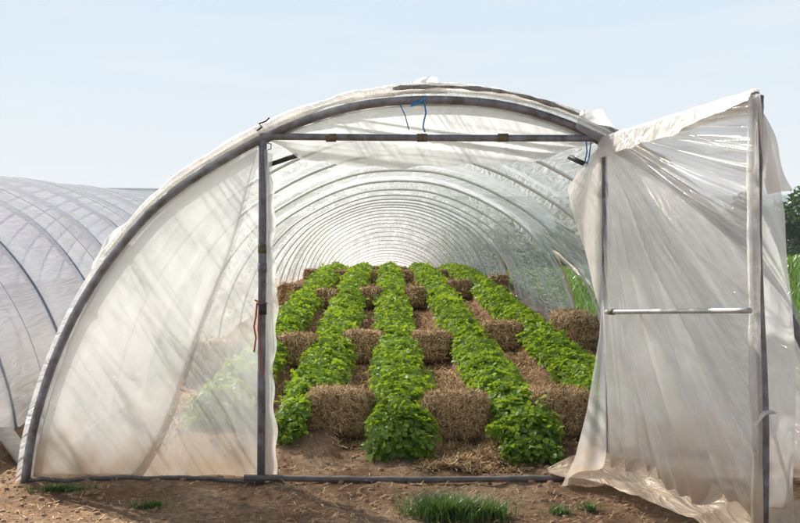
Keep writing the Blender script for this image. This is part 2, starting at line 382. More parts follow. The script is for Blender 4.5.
adopt(sheet('gable_film', gr, 80, 110, M_gable, None, 1.8, 2.3), T)
def over(u, v):           # film hanging from the crown, ending under the lintel
    px = 268+(598-268)*u; X = PX(px)
    top = np.interp(px, [268, 300, 340, 400, 440, 492, 542, 580, 598], [134, 121, 108, 98.5, 98, 102, 113, 127, 138])
    bot = np.interp(px, [268, 285, 300, 330, 350, 400, 450, 490, 530, 560, 580, 598], [140, 148, 157, 163, 166, 167, 164, 164, 161, 153, 146, 140])+1.5*np.sin(px*.13)
    Z = PZ(top)+(PZ(bot)-PZ(top))*v
    return X, FY+.05+.06*np.sin(v*3.0)+fold(X*.6, Z*2, 4, .03, 2.2, 51), Z
adopt(sheet('overhead_film', over, 140, 50, M_layer, None, 3., 1.), T)
# film rolled over the end hoop: irregular sleeve outside the front hoop
def sleeve(t0, t1, offs, rad, yoff, seed, n=220, m=20):
    def f(u, v):
        t = t0+(t1-t0)*u; x, z = prof(t)
        nx = x*H0/W0; nz = z*W0/H0; l = np.sqrt(nx**2+nz**2); nx /= l; nz /= l
        a = v*2*np.pi
        r = rad*(.55+.9*fbm(t*60, v*2.5+t*9, 3, seed))*(.35+.65*np.sin(np.pi*np.clip(u, 0.02, .98))**.4)
        o = offs*(.75+.6*vnoise(t*16, 0*t, seed+3))
        cx = .32+x*W0+nx*o; cz = z*H0+nz*o
        return cx+nx*np.cos(a)*r, FY+yoff+np.sin(a)*r*1.3, cz+nz*np.cos(a)*r
    return f
adopt(sheet('rolled_film', sleeve(.20, .705, .055, .036, .05, 61), 420, 22, M_milky, None, 18, 1), T)
# dark batten strip clamped on the roll
t = np.linspace(.47, .70, 40); x, z = prof(t)
pts = [(.32+x[i]*(W0+.07), FY+.0, z[i]*(H0+.07)) for i in range(40)]
adopt(tube('clamp_strip', pts, [.012+.004*math.sin(i*1.9)+.004*math.sin(i*.7) for i in range(40)], principled('dull_strip', (.2, .19, .17), (.42, .40, .36), 30, .6, .2), None, 8), T)
# loose flaps of film above the hoop
def flap(cx0, pts_out, t0, t1, seed, Y=FY+.03, amp=.03):
    def f(u, v):
        t = t0+(t1-t0)*u; x, z = prof(t); bx = .32+x*(W0+.03); bz = z*(H0+.03)
        px = np.interp(u, np.linspace(0, 1, len(pts_out)), [p[0] for p in pts_out]); py = np.interp(u, np.linspace(0, 1, len(pts_out)), [p[1] for p in pts_out])
        X = bx+(PX(px)-bx)*v; Z = bz+(PZ(py)-bz)*v
        return X, Y+amp*np.sin(u*14+seed)*v+.05*v+amp*(fbm(u*6, v*5, 3, seed)-.5), Z
    return f
adopt(sheet('loose_flap', flap(0, [(395, 95), (408, 83), (416, 76), (424, 75), (437, 75), (441, 82), (446, 92)], .455, .515, 3), 50, 14, M_milky, None, 2, 1), T)
adopt(sheet('loose_flap', flap(0, [(262, 128), (268, 118), (290, 109), (320, 101), (345, 97)], .28, .38, 5), 50, 12, M_gable, None, 2, 1), T)
adopt(sheet('loose_flap', flap(0, [(82, 300), (88, 262), (97, 240), (112, 226), (132, 212)], .115, .20, 8, FY+.1), 50, 14, M_milky, None, 2, 1), T)
adopt(sheet('loose_flap', flap(0, [(190, 170), (203, 155), (215, 150), (232, 143)], .225, .275, 9, FY+.08), 40, 12, M_gable, None, 2, 1), T)
def hingeflap(u, v):
    bx = 574+50*u; by = 124+26*u**.8; tx = np.interp(u, [0, .2, .45, .7, 1], [580, 584, 600, 609, 628]); ty = np.interp(u, [0, .2, .45, .7, 1], [112, 110, 112, 121, 147])
    return PX(bx+(tx-bx)*v), FY-.035+.03*np.sin(u*11)*v+.02*(fbm(u*6, v*6, 3, 12)-.5), PZ(by+4+(ty-by-4)*v)
adopt(sheet('loose_flap', hingeflap, 50, 24, M_layer, None, .5, .5), T)
def endwall(u, v):
    c, w, h = main_dim(51.); Z = v; tt = np.linspace(0, .5, 200); x, z = prof(tt); hw = np.interp(Z, z, -x*w)
    return c-hw+2*hw*u, 51.02+0*u, G(0., 51., False)+Z*h
adopt(sheet('end_film', endwall, 20, 20, M_layer, None, 2, 2), T)
# little wisp tied on the hoop
adopt(tube('tie_wire', [P(257, 131, FY-.03), P(262, 127, FY-.05), P(259, 124, FY-.05), P(266, 121, FY-.03), P(269, 118, FY-.02)], .007, M_dark, None, 6), T)
adopt(tube('tie_wire', [P(266, 143, FY-.04), P(271, 144, FY-.05), P(271, 149, FY-.05), P(268, 150, FY-.04)], .004, M_steel, None, 6), T)
# film wrapped round the left post
def wrap(u, v):
    Z = .01+2.2*v; X = PX(264)+(.075+.012*np.sin(Z*7)+.01*np.sin(Z*23))*u*(1-.7*smooth(.8, 1, v))
    return X, FY+.02-.05*np.sin(u*3)+.012*np.sin(u*9+Z*4), Z
adopt(sheet('post_wrap_film', wrap, 14, 80, M_layer, None, .3, 2.3), T)
# blue twine
def twine(name, ptl, Y, r, m):
    n = []
    for i in range(len(ptl)-1):
        for k in range(5):
            f = k/5; n.append(P(ptl[i][0]*(1-f)+ptl[i+1][0]*f, ptl[i][1]*(1-f)+ptl[i+1][1]*f, Y-.004*math.sin(k+i)))
    n.append(P(*ptl[-1], Y)); return adopt(tube(name, n, r, m, None, 6), T)
twine('blue_twine', [(424, 99), (425, 107), (426, 113), (424, 121), (423, 127), (425, 132)], FY-.045, .006, M_blue)
twine('blue_twine', [(426, 98), (419, 103), (411, 106), (414, 103), (421, 101)], FY-.045, .007, M_blue)
twine('blue_twine', [(399, 103), (405, 115), (409, 130)], FY+.01, .004, M_blue)
twine('blue_twine', [(586, 141), (587, 152), (585, 161), (587, 164), (589, 158), (591, 142)], FY-.04, .005, M_blue)
twine('red_twine', [(255, 300), (262, 304), (267, 303), (262, 308), (257, 303), (256, 316), (254, 326), (256, 338), (254, 352)], FY-.04, .006, M_red)
twine('red_twine', [(259, 309), (258, 330), (261, 350), (262, 362), (263, 376)], FY-.04, .005, M_red)
b = MB(); b.add(*boxgeo(P(263, 309, FY-.035), (.045, .04, .075)))
o = b.build('post_clip', M_dark, None, False); adopt(o, T)
# hose on the ground between the posts
hp = [P(px, 0, FY-.03) for px in range(244, 566, 8)]
for q in hp: q.z = max(g(q.x, q.y), float(G(q.x, q.y, False))-.01)*.3+.7*float(np.interp(q.x, [-1, 0, 1.3], [.02, -.005, .01]))+.014
hose = tube('bottom_pipe', hp, .021, M_hose, None, 10); adopt(hose, T)
lp = [P(px, 0, FY-.0) for px in range(26, 262, 8)]
for q in lp: q.z = g(q.x, q.y)+.012
adopt(tube('bottom_pipe', lp, .014, M_hose, None, 8), T)

# ---------------------------------------------------------------- the opened door leaf
DY = 5.4
h0 = P(603, 143, FY); h1 = P(604, 480, FY); o0 = P(757, 96, DY); o1 = P(763, 523, DY); o1.z = -.02
def lerp3(a, b, t): return a+(b-a)*t
doorframe = tube('door_leaf', [lerp3(o1, o0, i/14)+Vector((.012*math.sin(i*.5), 0, 0)) for i in range(15)], .028, M_steel, None, 12)
tagp(doorframe, 'wide door leaf of torn plastic film on a pipe frame, swung outwards'); adopt(doorframe, T)
def sub(o): o.parent = doorframe; o.matrix_parent_inverse = (doorframe.matrix_parent_inverse.inverted() @ __import__('mathutils').Matrix.Identity(4)) if False else parent_inv(T); return o
def dadopt(o):
    o.parent = doorframe
    return o
# door children share the leaf's space (its geometry is written in world space too)
dadopt(tube('top_rail', [lerp3(h0, o0, i/10) for i in range(11)], .024, M_steel, None, 10))
m0 = P(606, 312, FY-.13)+Vector((0, 0, 0)); m1 = P(750, 310.5, DY-.14)
dadopt(tube('cross_bar', [lerp3(m0, m1, i/10) for i in range(11)], .0155, M_steel_pale, None, 10))
b = MB(); q = lerp3(m0, m1, .03); b.add(*tubegeo([q, lerp3(m0, m1, .07)], .02, 10)); dadopt(b.build('bar_socket', M_brass))
nrm = np.array([(o0-h0).y, -(o0-h0).x, 0]); nrm /= np.linalg.norm(nrm)
if nrm[1] > 0: nrm = -nrm       # faces the camera side
def doorfilm(u, v):
    # u from hinge to outer post, v from bottom to top
    top = [(h0[i]+(o0[i]-h0[i])*u) for i in range(3)]; bot = [(h1[i]+(o1[i]-h1[i])*u) for i in range(3)]
    X = bot[0]+(top[0]-bot[0])*v; Y = bot[1]+(top[1]-bot[1])*v; Z = bot[2]+(top[2]-bot[2])*v
    W = 1.42; hx = u*W; hz = (1-v)*2.35
    ang = np.arctan2(hx+.10, hz+.12); rr = np.sqrt(hx**2+hz**2)
    a1 = vnoise(ang*15, rr*.22, 71); rd = (1-np.abs(2*a1-1))**2.2
    a2 = vnoise(ang*31+4, rr*.35, 73); rd2 = (1-np.abs(2*a2-1))**2.5
    amp = .10*smooth(.1, 1.1, rr)*(.4+.6*np.sin(np.pi*np.clip(u, .03, .97)))
    d = amp*(rd-.35)+amp*.35*(rd2-.4)+.03*np.sin(np.pi*u)*np.sin(np.pi*v)+.01*(fbm(u*6, v*9, 3, 75)-.5)
    d = d-.0
    d = np.maximum(d, -.01*0-.05)
    Z = Z+.0
    d = np.minimum(d, .085+.2*np.abs(v-.5)); return X+nrm[0]*(d+.0), Y+nrm[1]*(d+.0), Z-.02*(1-v)
def dooruv(u, v):
    hx = u*1.42; hz = (1-v)*2.35; return np.arctan2(hx+.10, hz+.12)*16, np.sqrt(hx**2+hz**2)*.9
dadopt(sheet('door_film', doorfilm, 300, 400, M_door, None, 1.4, 2.3, dooruv))
# band of film folded over the top rail
def topfold(u, v):
    a = v*np.pi*1.25-.5; r = .04+.035*fbm(u*9, v*2, 3, 81)
    hang = smooth(.55, 1., v)*(.10+.10*vnoise(u*5, 0*u, 82)+.05*np.sin(u*3))
    X = h0.x+(o0.x-h0.x)*u; Y = h0.y+(o0.y-h0.y)*u; Z = h0.z+(o0.z-h0.z)*u
    off = -r*np.cos(a)
    return X+nrm[0]*(-off*1.0)*-1, Y+nrm[1]*(off)*1., Z+r*np.sin(a)*.8-hang+.01
def topfold(u, v):
    X = h0.x+(o0.x-h0.x)*u; Y = h0.y+(o0.y-h0.y)*u; Z = h0.z+(o0.z-h0.z)*u
    hang = np.interp(u, [0, .12, .35, .6, .85, 1], [.12, .12, .10, .085, .04, .03])+.03*(vnoise(u*14, 0*u, 82)-.5)
    d = np.interp(v, [0, .3, .5, 1], [-.05, -.01, .035, .07])+.02*(fbm(u*12, v*2, 3, 83)-.5)
    z = np.interp(v, [0, .3, .5, 1], [-.06, .04, .035, 0])-hang*np.clip((v-.5)*2, 0, 1)
    return X+nrm[0]*d, Y+nrm[1]*d, Z+z+.012*(fbm(u*16, v*3, 3, 84)-.5)
dadopt(sheet('folded_edge', topfold, 120, 20, M_milky, None, 3, 1))
# film wrapped round the outer post and hanging beyond it
def outflap(u, v):
    # v 0 bottom .. 1 top ; u from post outwards
    Z = o1.z-.1+(o0.z-o1.z+.1)*v
    w = np.interp(v, [0, .1, .3, .55, .62, .68, .74, .80, .9, .97, 1], [.22, .22, .22, .215, .2, .19, .18, .15, .11, .06, .01])
    X = o0.x+(o1.x-o0.x)*(1-v)+.0+w*u*1.05
    Y = DY+.05+.35*w*u+.03*np.sin(u*7+Z*5)*u+.03*(fbm(u*3, Z*2, 3, 91)-.5)
    return X, Y, Z-.10*u*smooth(.85, 1, v)
dadopt(sheet('hanging_film', outflap, 40, 160, M_layer, None, .5, 2.3))
def outflap2(u, v):       # thicker torn strip at the top corner
    Z = o0.z+.03-.56*v; X = o0.x-.02+(.03+.14*v+.05*v*np.sin(v*5))*u+.085*v*v
    return X, DY+.0-.04*np.sin(u*3.1)+.02*np.sin(u*9+v*8), Z-.0*u+.09*(1-v)*-u+.02*u
dadopt(sheet('hanging_film', outflap2, 30, 60, M_milky, None, .4, .8))
def spiral(u, v):         # crumpled film sleeve round the outer post
    a = u*2*np.pi; Z = o1.z+(o0.z-o1.z)*v
    r = .03+.045*fbm(Z*3+u, u*4, 3, 95)*np.interp(v, [0, .15, .3, .5, .8, 1], [.9, .3, 1, .6, .9, .3])
    X = o0.x+(o1.x-o0.x)*(1-v)
    return X-.012+r*np.cos(a)*1.05, DY-.0+r*np.sin(a), Z
def spiral_open(u, v): return spiral(u*.42+.33, v)
dadopt(sheet('post_sleeve', spiral_open, 24, 200, M_door, None, .5, 5))
# knot of film at the post
def knot(u, v):
    px = 757+22*u-3; py = 424-8*np.sin(u*3)-10*u*u+7*(v-.5)*(1.3-u)
    return (px-384)*(DY-.06)/1000, DY-.07+.02*np.sin(v*6+u*4), CAMZ-(py-310)*(DY-.06)/1000
dadopt(sheet('film_knot', knot, 24, 12, M_milky, None, 1, 1))
# cream drape at the hinge corner and lower triangle inside the opening
def drape1(u, v):
    x0 = 601-0*v; xl = np.interp(v, [0, .15, .5, .8, 1], [601, 592, 577, 567, 569]); py = 150+58*v+12*(1-u)*v*0
    px = x0+(xl-x0)*u; py = np.interp(v, [0, 1], [146, 206])+ (u)*(-6)*v+ (1-u)*110*v*v
    return PX(px), FY-.03+.03*np.sin(u*9)*v, PZ(py)
adopt(sheet('loose_flap', drape1, 30, 50, M_milky, None, .5, .6), T)
def drape2(u, v):
    py = 300+181*v; xl = np.interp(v, [0, .2, .6, .85, 1], [600, 597, 583, 570, 556])
    px = 606+(xl-606)*u
    return PX(px), FY-.05-.12*u*v+.03*np.sin(u*8+v*3)*v, PZ(py)
adopt(sheet('loose_flap', drape2, 40, 80, M_gable, None, .5, 1.2), T)
# muddy tail of film lying on the soil below the door
def tail(u, v):
    a = np.array([PX(548), FY-.12]); b_ = np.array([o1.x+.25, DY-.02])
    X = a[0]+(b_[0]-a[0])*u; Y0_ = FY-.02+(DY+.05-FY+.02)*np.clip((X-PX(600))/(o1.x-PX(600)), 0, 1)
    wid = np.interp(u, [0, .08, .3, .6, .8, 1], [.03, .16, .38, .42, .30, .2])*(1+.3*(vnoise(u*9, 0*u, 97)-.5))
    Y = Y0_-wid*v+.05*(1-v)
    base = G(X, Y, False)+.02
    lift = np.interp(v, [0, .15, .35, 1], [.15, .085, .045, .012])*np.interp(u, [0, .12, .25, .8, 1], [.1, .6, 1, 1.2, 1])
    rip = .05*(1-np.abs(2*vnoise(X*1.1-Y*1.5, Y*4.5+X*2.2, 98)-1))**1.5+.025*fbm(X*5, Y*9, 3, 99)
    return X, Y, base+lift+rip*.9
dadopt(sheet('trailing_film', tail, 150, 60, M_ground_film, None, 2, .6))

# ---------------------------------------------------------------- neighbouring tunnel
M_hoop_grey = principled('grey_hoop', (.2, .22, .26), (.32, .34, .38), 9, .45, .3, .1, 60)
T2 = empty('polytunnel', (-5.78, 5.2, 0))
tagp(T2, 'closed neighbouring plastic tunnel on the left, grey film stretched over dark hoops', 'polytunnel')
hy2 = [5.2+1.5*i for i in range(29)]
for i, y in enumerate(hy2):
    adopt(tube('hoop', hoop_pts(left_dim, y, 60 if i < 12 else 36, .018), .03, M_hoop_grey, None, 8), T2)
for y in [5.95+3*i for i in range(14)]:
    adopt(tube('lashing_rope', hoop_pts(left_dim, y, 50, .05), .006, M_rope, None, 5), T2)
adopt(sheet('cover_film', cover_f(left_dim, 5.1, 48.8, hy2, (None, None), .03, .3), 170, 380, M_cover_left, None, 60, 50), T2)
bd = MB(); a = P(5, 432, 7.7); c_ = P(24, 458, 7.2)
from mathutils import Quaternion
d = (c_-a); bd.add(*boxgeo((a+c_)/2, (.13, .03, d.length*1.25), d.to_track_quat('Z', 'Y')))
tagp(bd.build('wooden_board', M_wood, None, False), 'short pale weathered board leaning at the left foot of the open tunnel', 'board')

# ---------------------------------------------------------------- straw bales
def straws(n, pos, nor, ln, wd, flat=.35):
    """thin straw quads: pos/nor arrays"""
    d = rng.normal(size=(n, 3)); d -= nor*np.sum(d*nor, 1)[:, None]*(1-flat); d /= np.linalg.norm(d, axis=1)[:, None]
    s_ = np.cross(d, nor); s_ /= np.linalg.norm(s_, axis=1)[:, None]+1e-6
    L_ = ln*(.5+rng.random(n))[:, None]; w = wd*(.6+.8*rng.random(n))[:, None]
    bend = nor*(L_*.12)
    V = np.stack([pos-d*L_/2-s_*w/2-bend, pos-d*L_/2+s_*w/2-bend, pos+d*L_/2+s_*w/2, pos+d*L_/2-s_*w/2], 1)
    F = np.arange(4*n).reshape(n, 4); return V.reshape(-1, 3), F, np.repeat(rng.random(n), 4)
M_both = None
def make_bale(w, dp, h, n_st, seed, rnd=.16):
    """rounded bale mesh with its straw; returns mesh object at origin"""
    nu, nv = 40, 24
    u, v = np.meshgrid(np.linspace(0, 2*np.pi, nu, endpoint=False), np.linspace(-np.pi/2, np.pi/2, nv))
    e = .38
    def sp(c): return np.sign(c)*np.abs(c)**e
    X = sp(np.cos(v))*sp(np.cos(u)); Y = sp(np.cos(v))*sp(np.sin(u)); Z = sp(np.sin(v))
    nz = .88+.26*fbm(u*1.6+seed, v*2.5, 3, seed)
    nz[:, -3:] = nz[:, -3:]*.5+nz[:, :3][:, ::-1]*.5
    V = np.stack([X*w/2*nz, Y*dp/2*nz, Z*h/2*(.94+.12*vnoise(X*3+seed, Y*3, seed))+h/2], -1).reshape(-1, 3)
    F = [(i*nu+j, i*nu+(j+1) % nu, (i+1)*nu+(j+1) % nu, (i+1)*nu+j) for i in range(nv-1) for j in range(nu)]
    Fa = np.array(F); fc = V[Fa]; fa = np.linalg.norm(np.cross(fc[:, 2]-fc[:, 0], fc[:, 3]-fc[:, 1]), axis=1); k = rng.choice(len(F), int(n_st*1.5), p=fa/fa.sum())
    c = V[Fa[k]]; wts = rng.dirichlet([1]*4, len(k)); pos = (c*wts[..., None]).sum(1)
    nr = pos-np.array([0, 0, h/2]); nr /= np.array([w, dp, h]); 
    nr = np.sign(nr)*np.abs(nr)**4; nr /= np.linalg.norm(nr, axis=1)[:, None]+1e-9
    n = len(pos)
    sv, sf, sa = straws(n, pos+nr*(.002+.016*rng.random((n, 1))), nr, .07, .0034*(1 if n_st > 5000 else (1.4 if n_st > 800 else 2.4)), .4)
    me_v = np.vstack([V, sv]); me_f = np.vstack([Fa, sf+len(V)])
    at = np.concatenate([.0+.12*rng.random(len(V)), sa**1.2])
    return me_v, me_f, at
BALES = []
def bale(X, Y, w, rot, label, near, group='straw bales standing between the strawberry rows', h=None, dp=.44, tilt=0.):
    key = None
    h = h or .34
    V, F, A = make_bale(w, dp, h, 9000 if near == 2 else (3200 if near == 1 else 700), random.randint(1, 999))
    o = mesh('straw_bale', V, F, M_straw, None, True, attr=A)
    z = float(G(X, Y, False)); bedz = 0.02; BALES.append((X-w/2, X+w/2, Y-dp/2, Y+dp/2, h))
    o.location = (X, Y, z+bedz); o.rotation_euler = (tilt, random.uniform(-.04, .04), rot)
    tagp(o, label, 'straw bale', group); return o
lanes = {
 'A': ('in the gap between the leftmost and second plant rows', [(296, 370, 41), (326, 312, 25), (341, 284, 18), (352, 272.5, 14)]),
 'B': ('in the gap between the second and middle plant rows', [(338, 442, 66), (363, 366, 42), (370, 310, 25), (373, 284, 18), (375.5, 272.5, 14)]),
 'C': ('in the gap between the middle and fourth plant rows', [(457, 447, 70), (431, 366, 40), (415, 310, 23), (405, 283, 16), (400.5, 272, 13)]),
 'D': ('in the gap between the fourth and rightmost plant rows', [(562, 442, 66), (503, 354, 42), (460, 301, 27), (439, 282, 18), (427, 271.5, 14)]),
 'E': ('against the right tunnel wall', [(500, 298, 21), (467, 276, 17)]),
 'F': ('against the left tunnel wall', [(207, 385, 60), (290, 309, 26), (312, 281, 18)]),
}
words = ['nearest', 'second nearest', 'third nearest', 'fourth nearest', 'farthest']
for k, (wh, L_) in lanes.items():
    for i, (px, py, w) in enumerate(L_):
        Y = ysolve(py); X = (px-384)*Y/1000
        if k == 'E': lab = ['straw bale standing by the narrow raised opening in the right film wall', 'small far straw bale against the right film wall'][i]
        elif k == 'F': lab = ['straw bale seen dimly behind the left gable film', 'straw bale at the left film wall beside the leftmost plant row', 'far straw bale at the left film wall beside the leftmost row'][i]
        else:
            wd = words[i] if i < len(L_)-1 else 'farthest'
            lab = f'{wd} straw bale {wh}'
        bale(X, Y+.22, w*Y/1000, random.uniform(-.12, .12), lab, 2 if Y < 9 else (1 if Y < 14 else 0), h=(.345 if k not in 'EF' else .40) if Y < 21 else random.uniform(.24, .31))
Y = ysolve(352); bale((573-384)*Y/1000, Y+.2, .52, .5, 'round slumped straw bale in front of the raised opening in the right film wall', 1, h=.46, dp=.5, tilt=.22)

# loose straw on the soil
def scatter_straw(n, x0, x1, y0, y1, ln, w, bias=None):
    X = rng.uniform(x0, x1, n); Y = rng.uniform(y0, y1, n)
    if bias is not None:
        kk = rng.random(n) < bias(X, Y); X = X[kk]; Y = Y[kk]
    Z = G(X, Y)+.012+rng.random(len(X))*.02
    nr = np.tile([0, 0, 1.], (len(X), 1)); return straws(len(X), np.stack([X, Y, Z], -1), nr, ln, w, .25)
def lanebias(X, Y):
    d = np.min(np.abs(X[:, None]-np.array(BEDS)[None]), 1)
    return np.where((X > -1.9) & (X < 2.6), smooth(.14, .26, d)*smooth(7.3, 8., Y)*np.clip(.5+2.2*(fbm(X*2, Y*2, 3, 55)-.46), .06, 1), 0)
parts = [scatter_straw(150000, -2., 2.6, 6.9, 14, .085, .0055, lanebias), scatter_straw(60000, -2., 2.6, 14, 30, .13, .012, lanebias),
         scatter_straw(6000, .25, 1., 6.95, 7.7, .10, .005), scatter_straw(9000, -2.9, 3.2, 5.6, 7.3, .05, .003, lambda x, y: fbm(x*1.5, y*1.5, 3, 77)**1.5)]
off = 0; VV = []; FF = []; AA = []
for v_, f_, a_ in parts: VV.append(v_); FF.append(f_+off); AA.append(a_*.9+.05); off += len(v_)
tagp(mesh('loose_straw', np.vstack(VV), np.vstack(FF), M_straw, None, False, attr=np.concatenate(AA)), 'loose straw scattered over the soil between the rows', 'straw', kind='stuff')
# clods
def clods(n, x0, x1, y0, y1, smin, smax):
    ico = np.array([(0, 0, 1), (1, 0, 0), (0, 1, 0), (-1, 0, 0), (0, -1, 0), (0, 0, -1)], float)
    tri = np.array([(0, 1, 2, 2), (0, 2, 3, 3), (0, 3, 4, 4), (0, 4, 1, 1)])
    V = []; F = []
    # low, eight-sided lumps from a small dome
    a = np.arange(7)*2*np.pi/7
    for i in range(n):
        s_ = smin+(smax-smin)*random.random()**3; x = random.uniform(x0, x1); y = random.uniform(y0, y1); z = g(x, y)
        rr = s_*(.7+.6*rng.random((3, 7))); ph = random.random()*6
        r0 = np.stack([np.cos(a+ph)*rr[0], np.sin(a+ph)*rr[0], np.full(7, -.3*s_)], -1)
        r1 = np.stack([np.cos(a+ph)*rr[1]*.85, np.sin(a+ph)*rr[1]*.85, np.full(7, .3*s_)+rng.random(7)*.2*s_], -1)
        r2 = np.stack([np.cos(a+ph)*rr[2]*.3, np.sin(a+ph)*rr[2]*.3, np.full(7, .6*s_)+rng.random(7)*.1*s_], -1)
        base = len(V)*21
        V.append(np.vstack([r0, r1, r2])+[x, y, z])
        for k in range(2):
            for j in range(7): F.append((base+k*7+j, base+k*7+(j+1) % 7, base+(k+1)*7+(j+1) % 7, base+(k+1)*7+j))
        F += [(base+14, base+15, base+16, base+17), (base+14, base+17, base+18, base+20)]
    return np.vstack(V), np.array(F)
V, F = clods(3800, -3.2, 3.2, 5.5, 7.6, .004, .024)
M_clod = principled('clod_soil', (.24, .135, .075), (.46, .31, .19), 12, .95, 0, .8, 60, .1)
tagp(mesh('soil_clods', V, F, M_clod, None, False), 'crumbly brown soil clods in front of the tunnel', 'soil', kind='stuff')

# ---------------------------------------------------------------- strawberry rows
def leaflets(pos, nrm_, up, size, var):
    """trifoliate leaves: three creased leaflets each, 2 quads per leaflet"""
    n = len(pos); t1 = up-nrm_*np.sum(up*nrm_, 1)[:, None]; t1 /= np.linalg.norm(t1, axis=1)[:, None]+1e-6
    t2 = np.cross(nrm_, t1); Vs = []; Fs = []; As = []; off = 0
    for ang in (0, 1.75, -1.75):
        d = t1*math.cos(ang)+t2*math.sin(ang); e = -t1*math.sin(ang)+t2*math.cos(ang)
        tw = rng.normal(0, .22, n)[:, None]; nn = nrm_+d*tw-d*.25; 
        S_ = size[:, None]*(1. if ang == 0 else .88)
        base = pos+d*S_*.08
        m_ = base+d*S_*.55-nrm_*S_*.10; tip = base+d*S_*1.05-nrm_*S_*(.18+.2*np.abs(tw))
        l = base+d*S_*.5+e*S_*.46+nrm_*S_*.10; r = base+d*S_*.5-e*S_*.46+nrm_*S_*.10
        l2 = base+d*S_*.9+e*S_*.30+nrm_*S_*.0; r2 = base+d*S_*.9-e*S_*.30
        V = np.stack([base, l, l2, tip, r2, r, m_], 1)
        idx = np.arange(n)[:, None]*7+off
        F = np.concatenate([idx+np.array([0, 6, 3, 3])[None]*0+np.array([0, 1, 2, 6])[None], idx+np.array([6, 2, 3, 4])[None], idx+np.array([0, 6, 4, 5])[None]])
        Vs.append(V.reshape(-1, 3)); Fs.append(F); As.append(np.repeat(var, 7)); off += 7*n
    return np.vstack(Vs), np.vstack(Fs), np.concatenate(As)
def bc(bi, Y): return BEDS[bi]+(.07*(1-smooth(7, 10.5, Y)) if bi == 3 else 0)
rowlab = ['leftmost of the five strawberry rows, running beside the left film wall', 'second strawberry row from the left, leafy and bright green',
          'middle strawberry row, a dense green strip running straight up the tunnel', 'fourth strawberry row from the left, curving off to the right of the middle one',
          'rightmost of the five strawberry rows, running beside the right film wall']
for bi, bx_ in enumerate(BEDS):
    row = empty('strawberry_row', (bx_, 7.3, g(bx_, 7.3)))
    tagp(row, rowlab[bi], 'strawberry row', 'rows of strawberry plants inside the tunnel')
    starts = [7.75, 7.35, 7.15, 7.05, 7.6]
    VV = []; FF = []; AA = []; off = 0
    for (y0, y1, dens, sz) in ((starts[bi], 11, 1250, .050), (11, 16, 720, .06), (16, 34, 340, .08), (34, 44, 60, .13)):
        n = int((y1-y0)*dens)
        Y = rng.uniform(y0, y1, n); th = rng.uniform(-1.45, 1.45, n)
        # plants: clumps every .3 m, two abreast
        cl = 1.4*(.5+.5*np.cos((Y+.5*vnoise(Y*1.7, 0*Y+bi, 6))/.33*2*np.pi+bi*2+np.where(th > 0, 1.6, 0)))-.2
        hw = .2*(.62+.75*fbm(Y*3.2, th*1.3+bi*9, 3, 5))+.035*cl
        hh = (.215-.05*(1-smooth(7., 8.3, Y)))*(.55+.85*fbm(Y*3.6+7, th*1.6+bi*5, 3, 8))+.035*cl
        dp_ = 1.06-.42*rng.random(n)**1.1
        X = bc(bi, Y)+hw*np.sin(th)*dp_+rng.normal(0, .02, n)
        end = smooth(y0-.01, y0+.22, Y) if y0 == starts[bi] else 1
        Z = G(X*0+bx_, Y)+.01+hh*np.maximum(np.cos(th*.96), 0)**.7*dp_*(.45+.55*end)+rng.normal(0, .022, n)
        nrm_ = np.stack([np.sin(th)*.5, np.where(Y < y0+.2, -.6, 0)*(y0 == starts[bi])-.12, np.cos(th)*.5+.75], -1)+rng.normal(0, .5, (n, 3))
        nrm_[:, 2] = np.abs(nrm_[:, 2]); nrm_ /= np.linalg.norm(nrm_, axis=1)[:, None]
        up = rng.normal(size=(n, 3)); size = sz*(.65+.6*rng.random(n)); var = np.clip(rng.normal(.55, .27, n), 0, 1)
        ok = np.ones(n, bool)
        for ib, (x0_, x1_, ya_, yb_, bh_) in enumerate(BALES):
            fr_ = .5 if (ya_ < 8 and x1_ < 0) else .06
            ok &= ~((X > x0_+.02) & (X < x1_-.02) & (Y > ya_-fr_) & (Y < yb_+.03))
        n = int(ok.sum()); X = X[ok]; Y = Y[ok]; Z = Z[ok]; nrm_ = nrm_[ok]; up = up[ok]; size = size[ok]; var = var[ok]
        v_, f_, a_ = leaflets(np.stack([X, Y, Z], -1), nrm_, up, size, var)
        VV.append(v_); FF.append(f_+off); AA.append(a_); off += len(v_)
    sb = MB()
    for i in range(36):
        y = starts[bi]+(.5 if bi == 1 else 0)+random.random()**1.5*4; a_ = random.uniform(-1, 1); x = bx_+.16*a_; z = g(bx_, y)
        sb.add(*tubegeo([(x*.4+bx_*.6, y, z), (x, y-.02, z+.1), (bx_+.24*a_, y-.05, z+.19)], .0035, 4, False))
    VV += sb.V; FF += [f_+off for f_ in sb.F]; AA += [a_+.15 for a_ in sb.A]
    o = mesh('foliage', np.vstack(VV), np.vstack(FF), M_leaf, None, False, attr=np.concatenate(AA)); adopt2 = o
    from mathutils import Matrix
    o.parent = row; o.matrix_parent_inverse = Matrix.Translation(row.location).inverted()
    # stems near the front
    # strip of bed film showing along the foot of the row
    if bi == 0: continue
    def edge(side):
        def f(u, v):
            Y = 8.3+(30)*v; X = bx_+side*(.17+.10*u)+.02*np.sin(Y*2+side)
            return X, Y, G(X, Y)+.004+.015*fbm(X*20, Y*4, 2, 4)-.02*(u > .9)-.035*smooth(.40, .55, fbm(Y*1.1, 0*Y+bi, 3, 44))
        return f
    for sd in (1,):
        o = sheet('bed_film', edge(sd), 6, 300, M_mulch, None); o.parent = row; o.matrix_parent_inverse = Matrix.Translation(row.location).inverted()

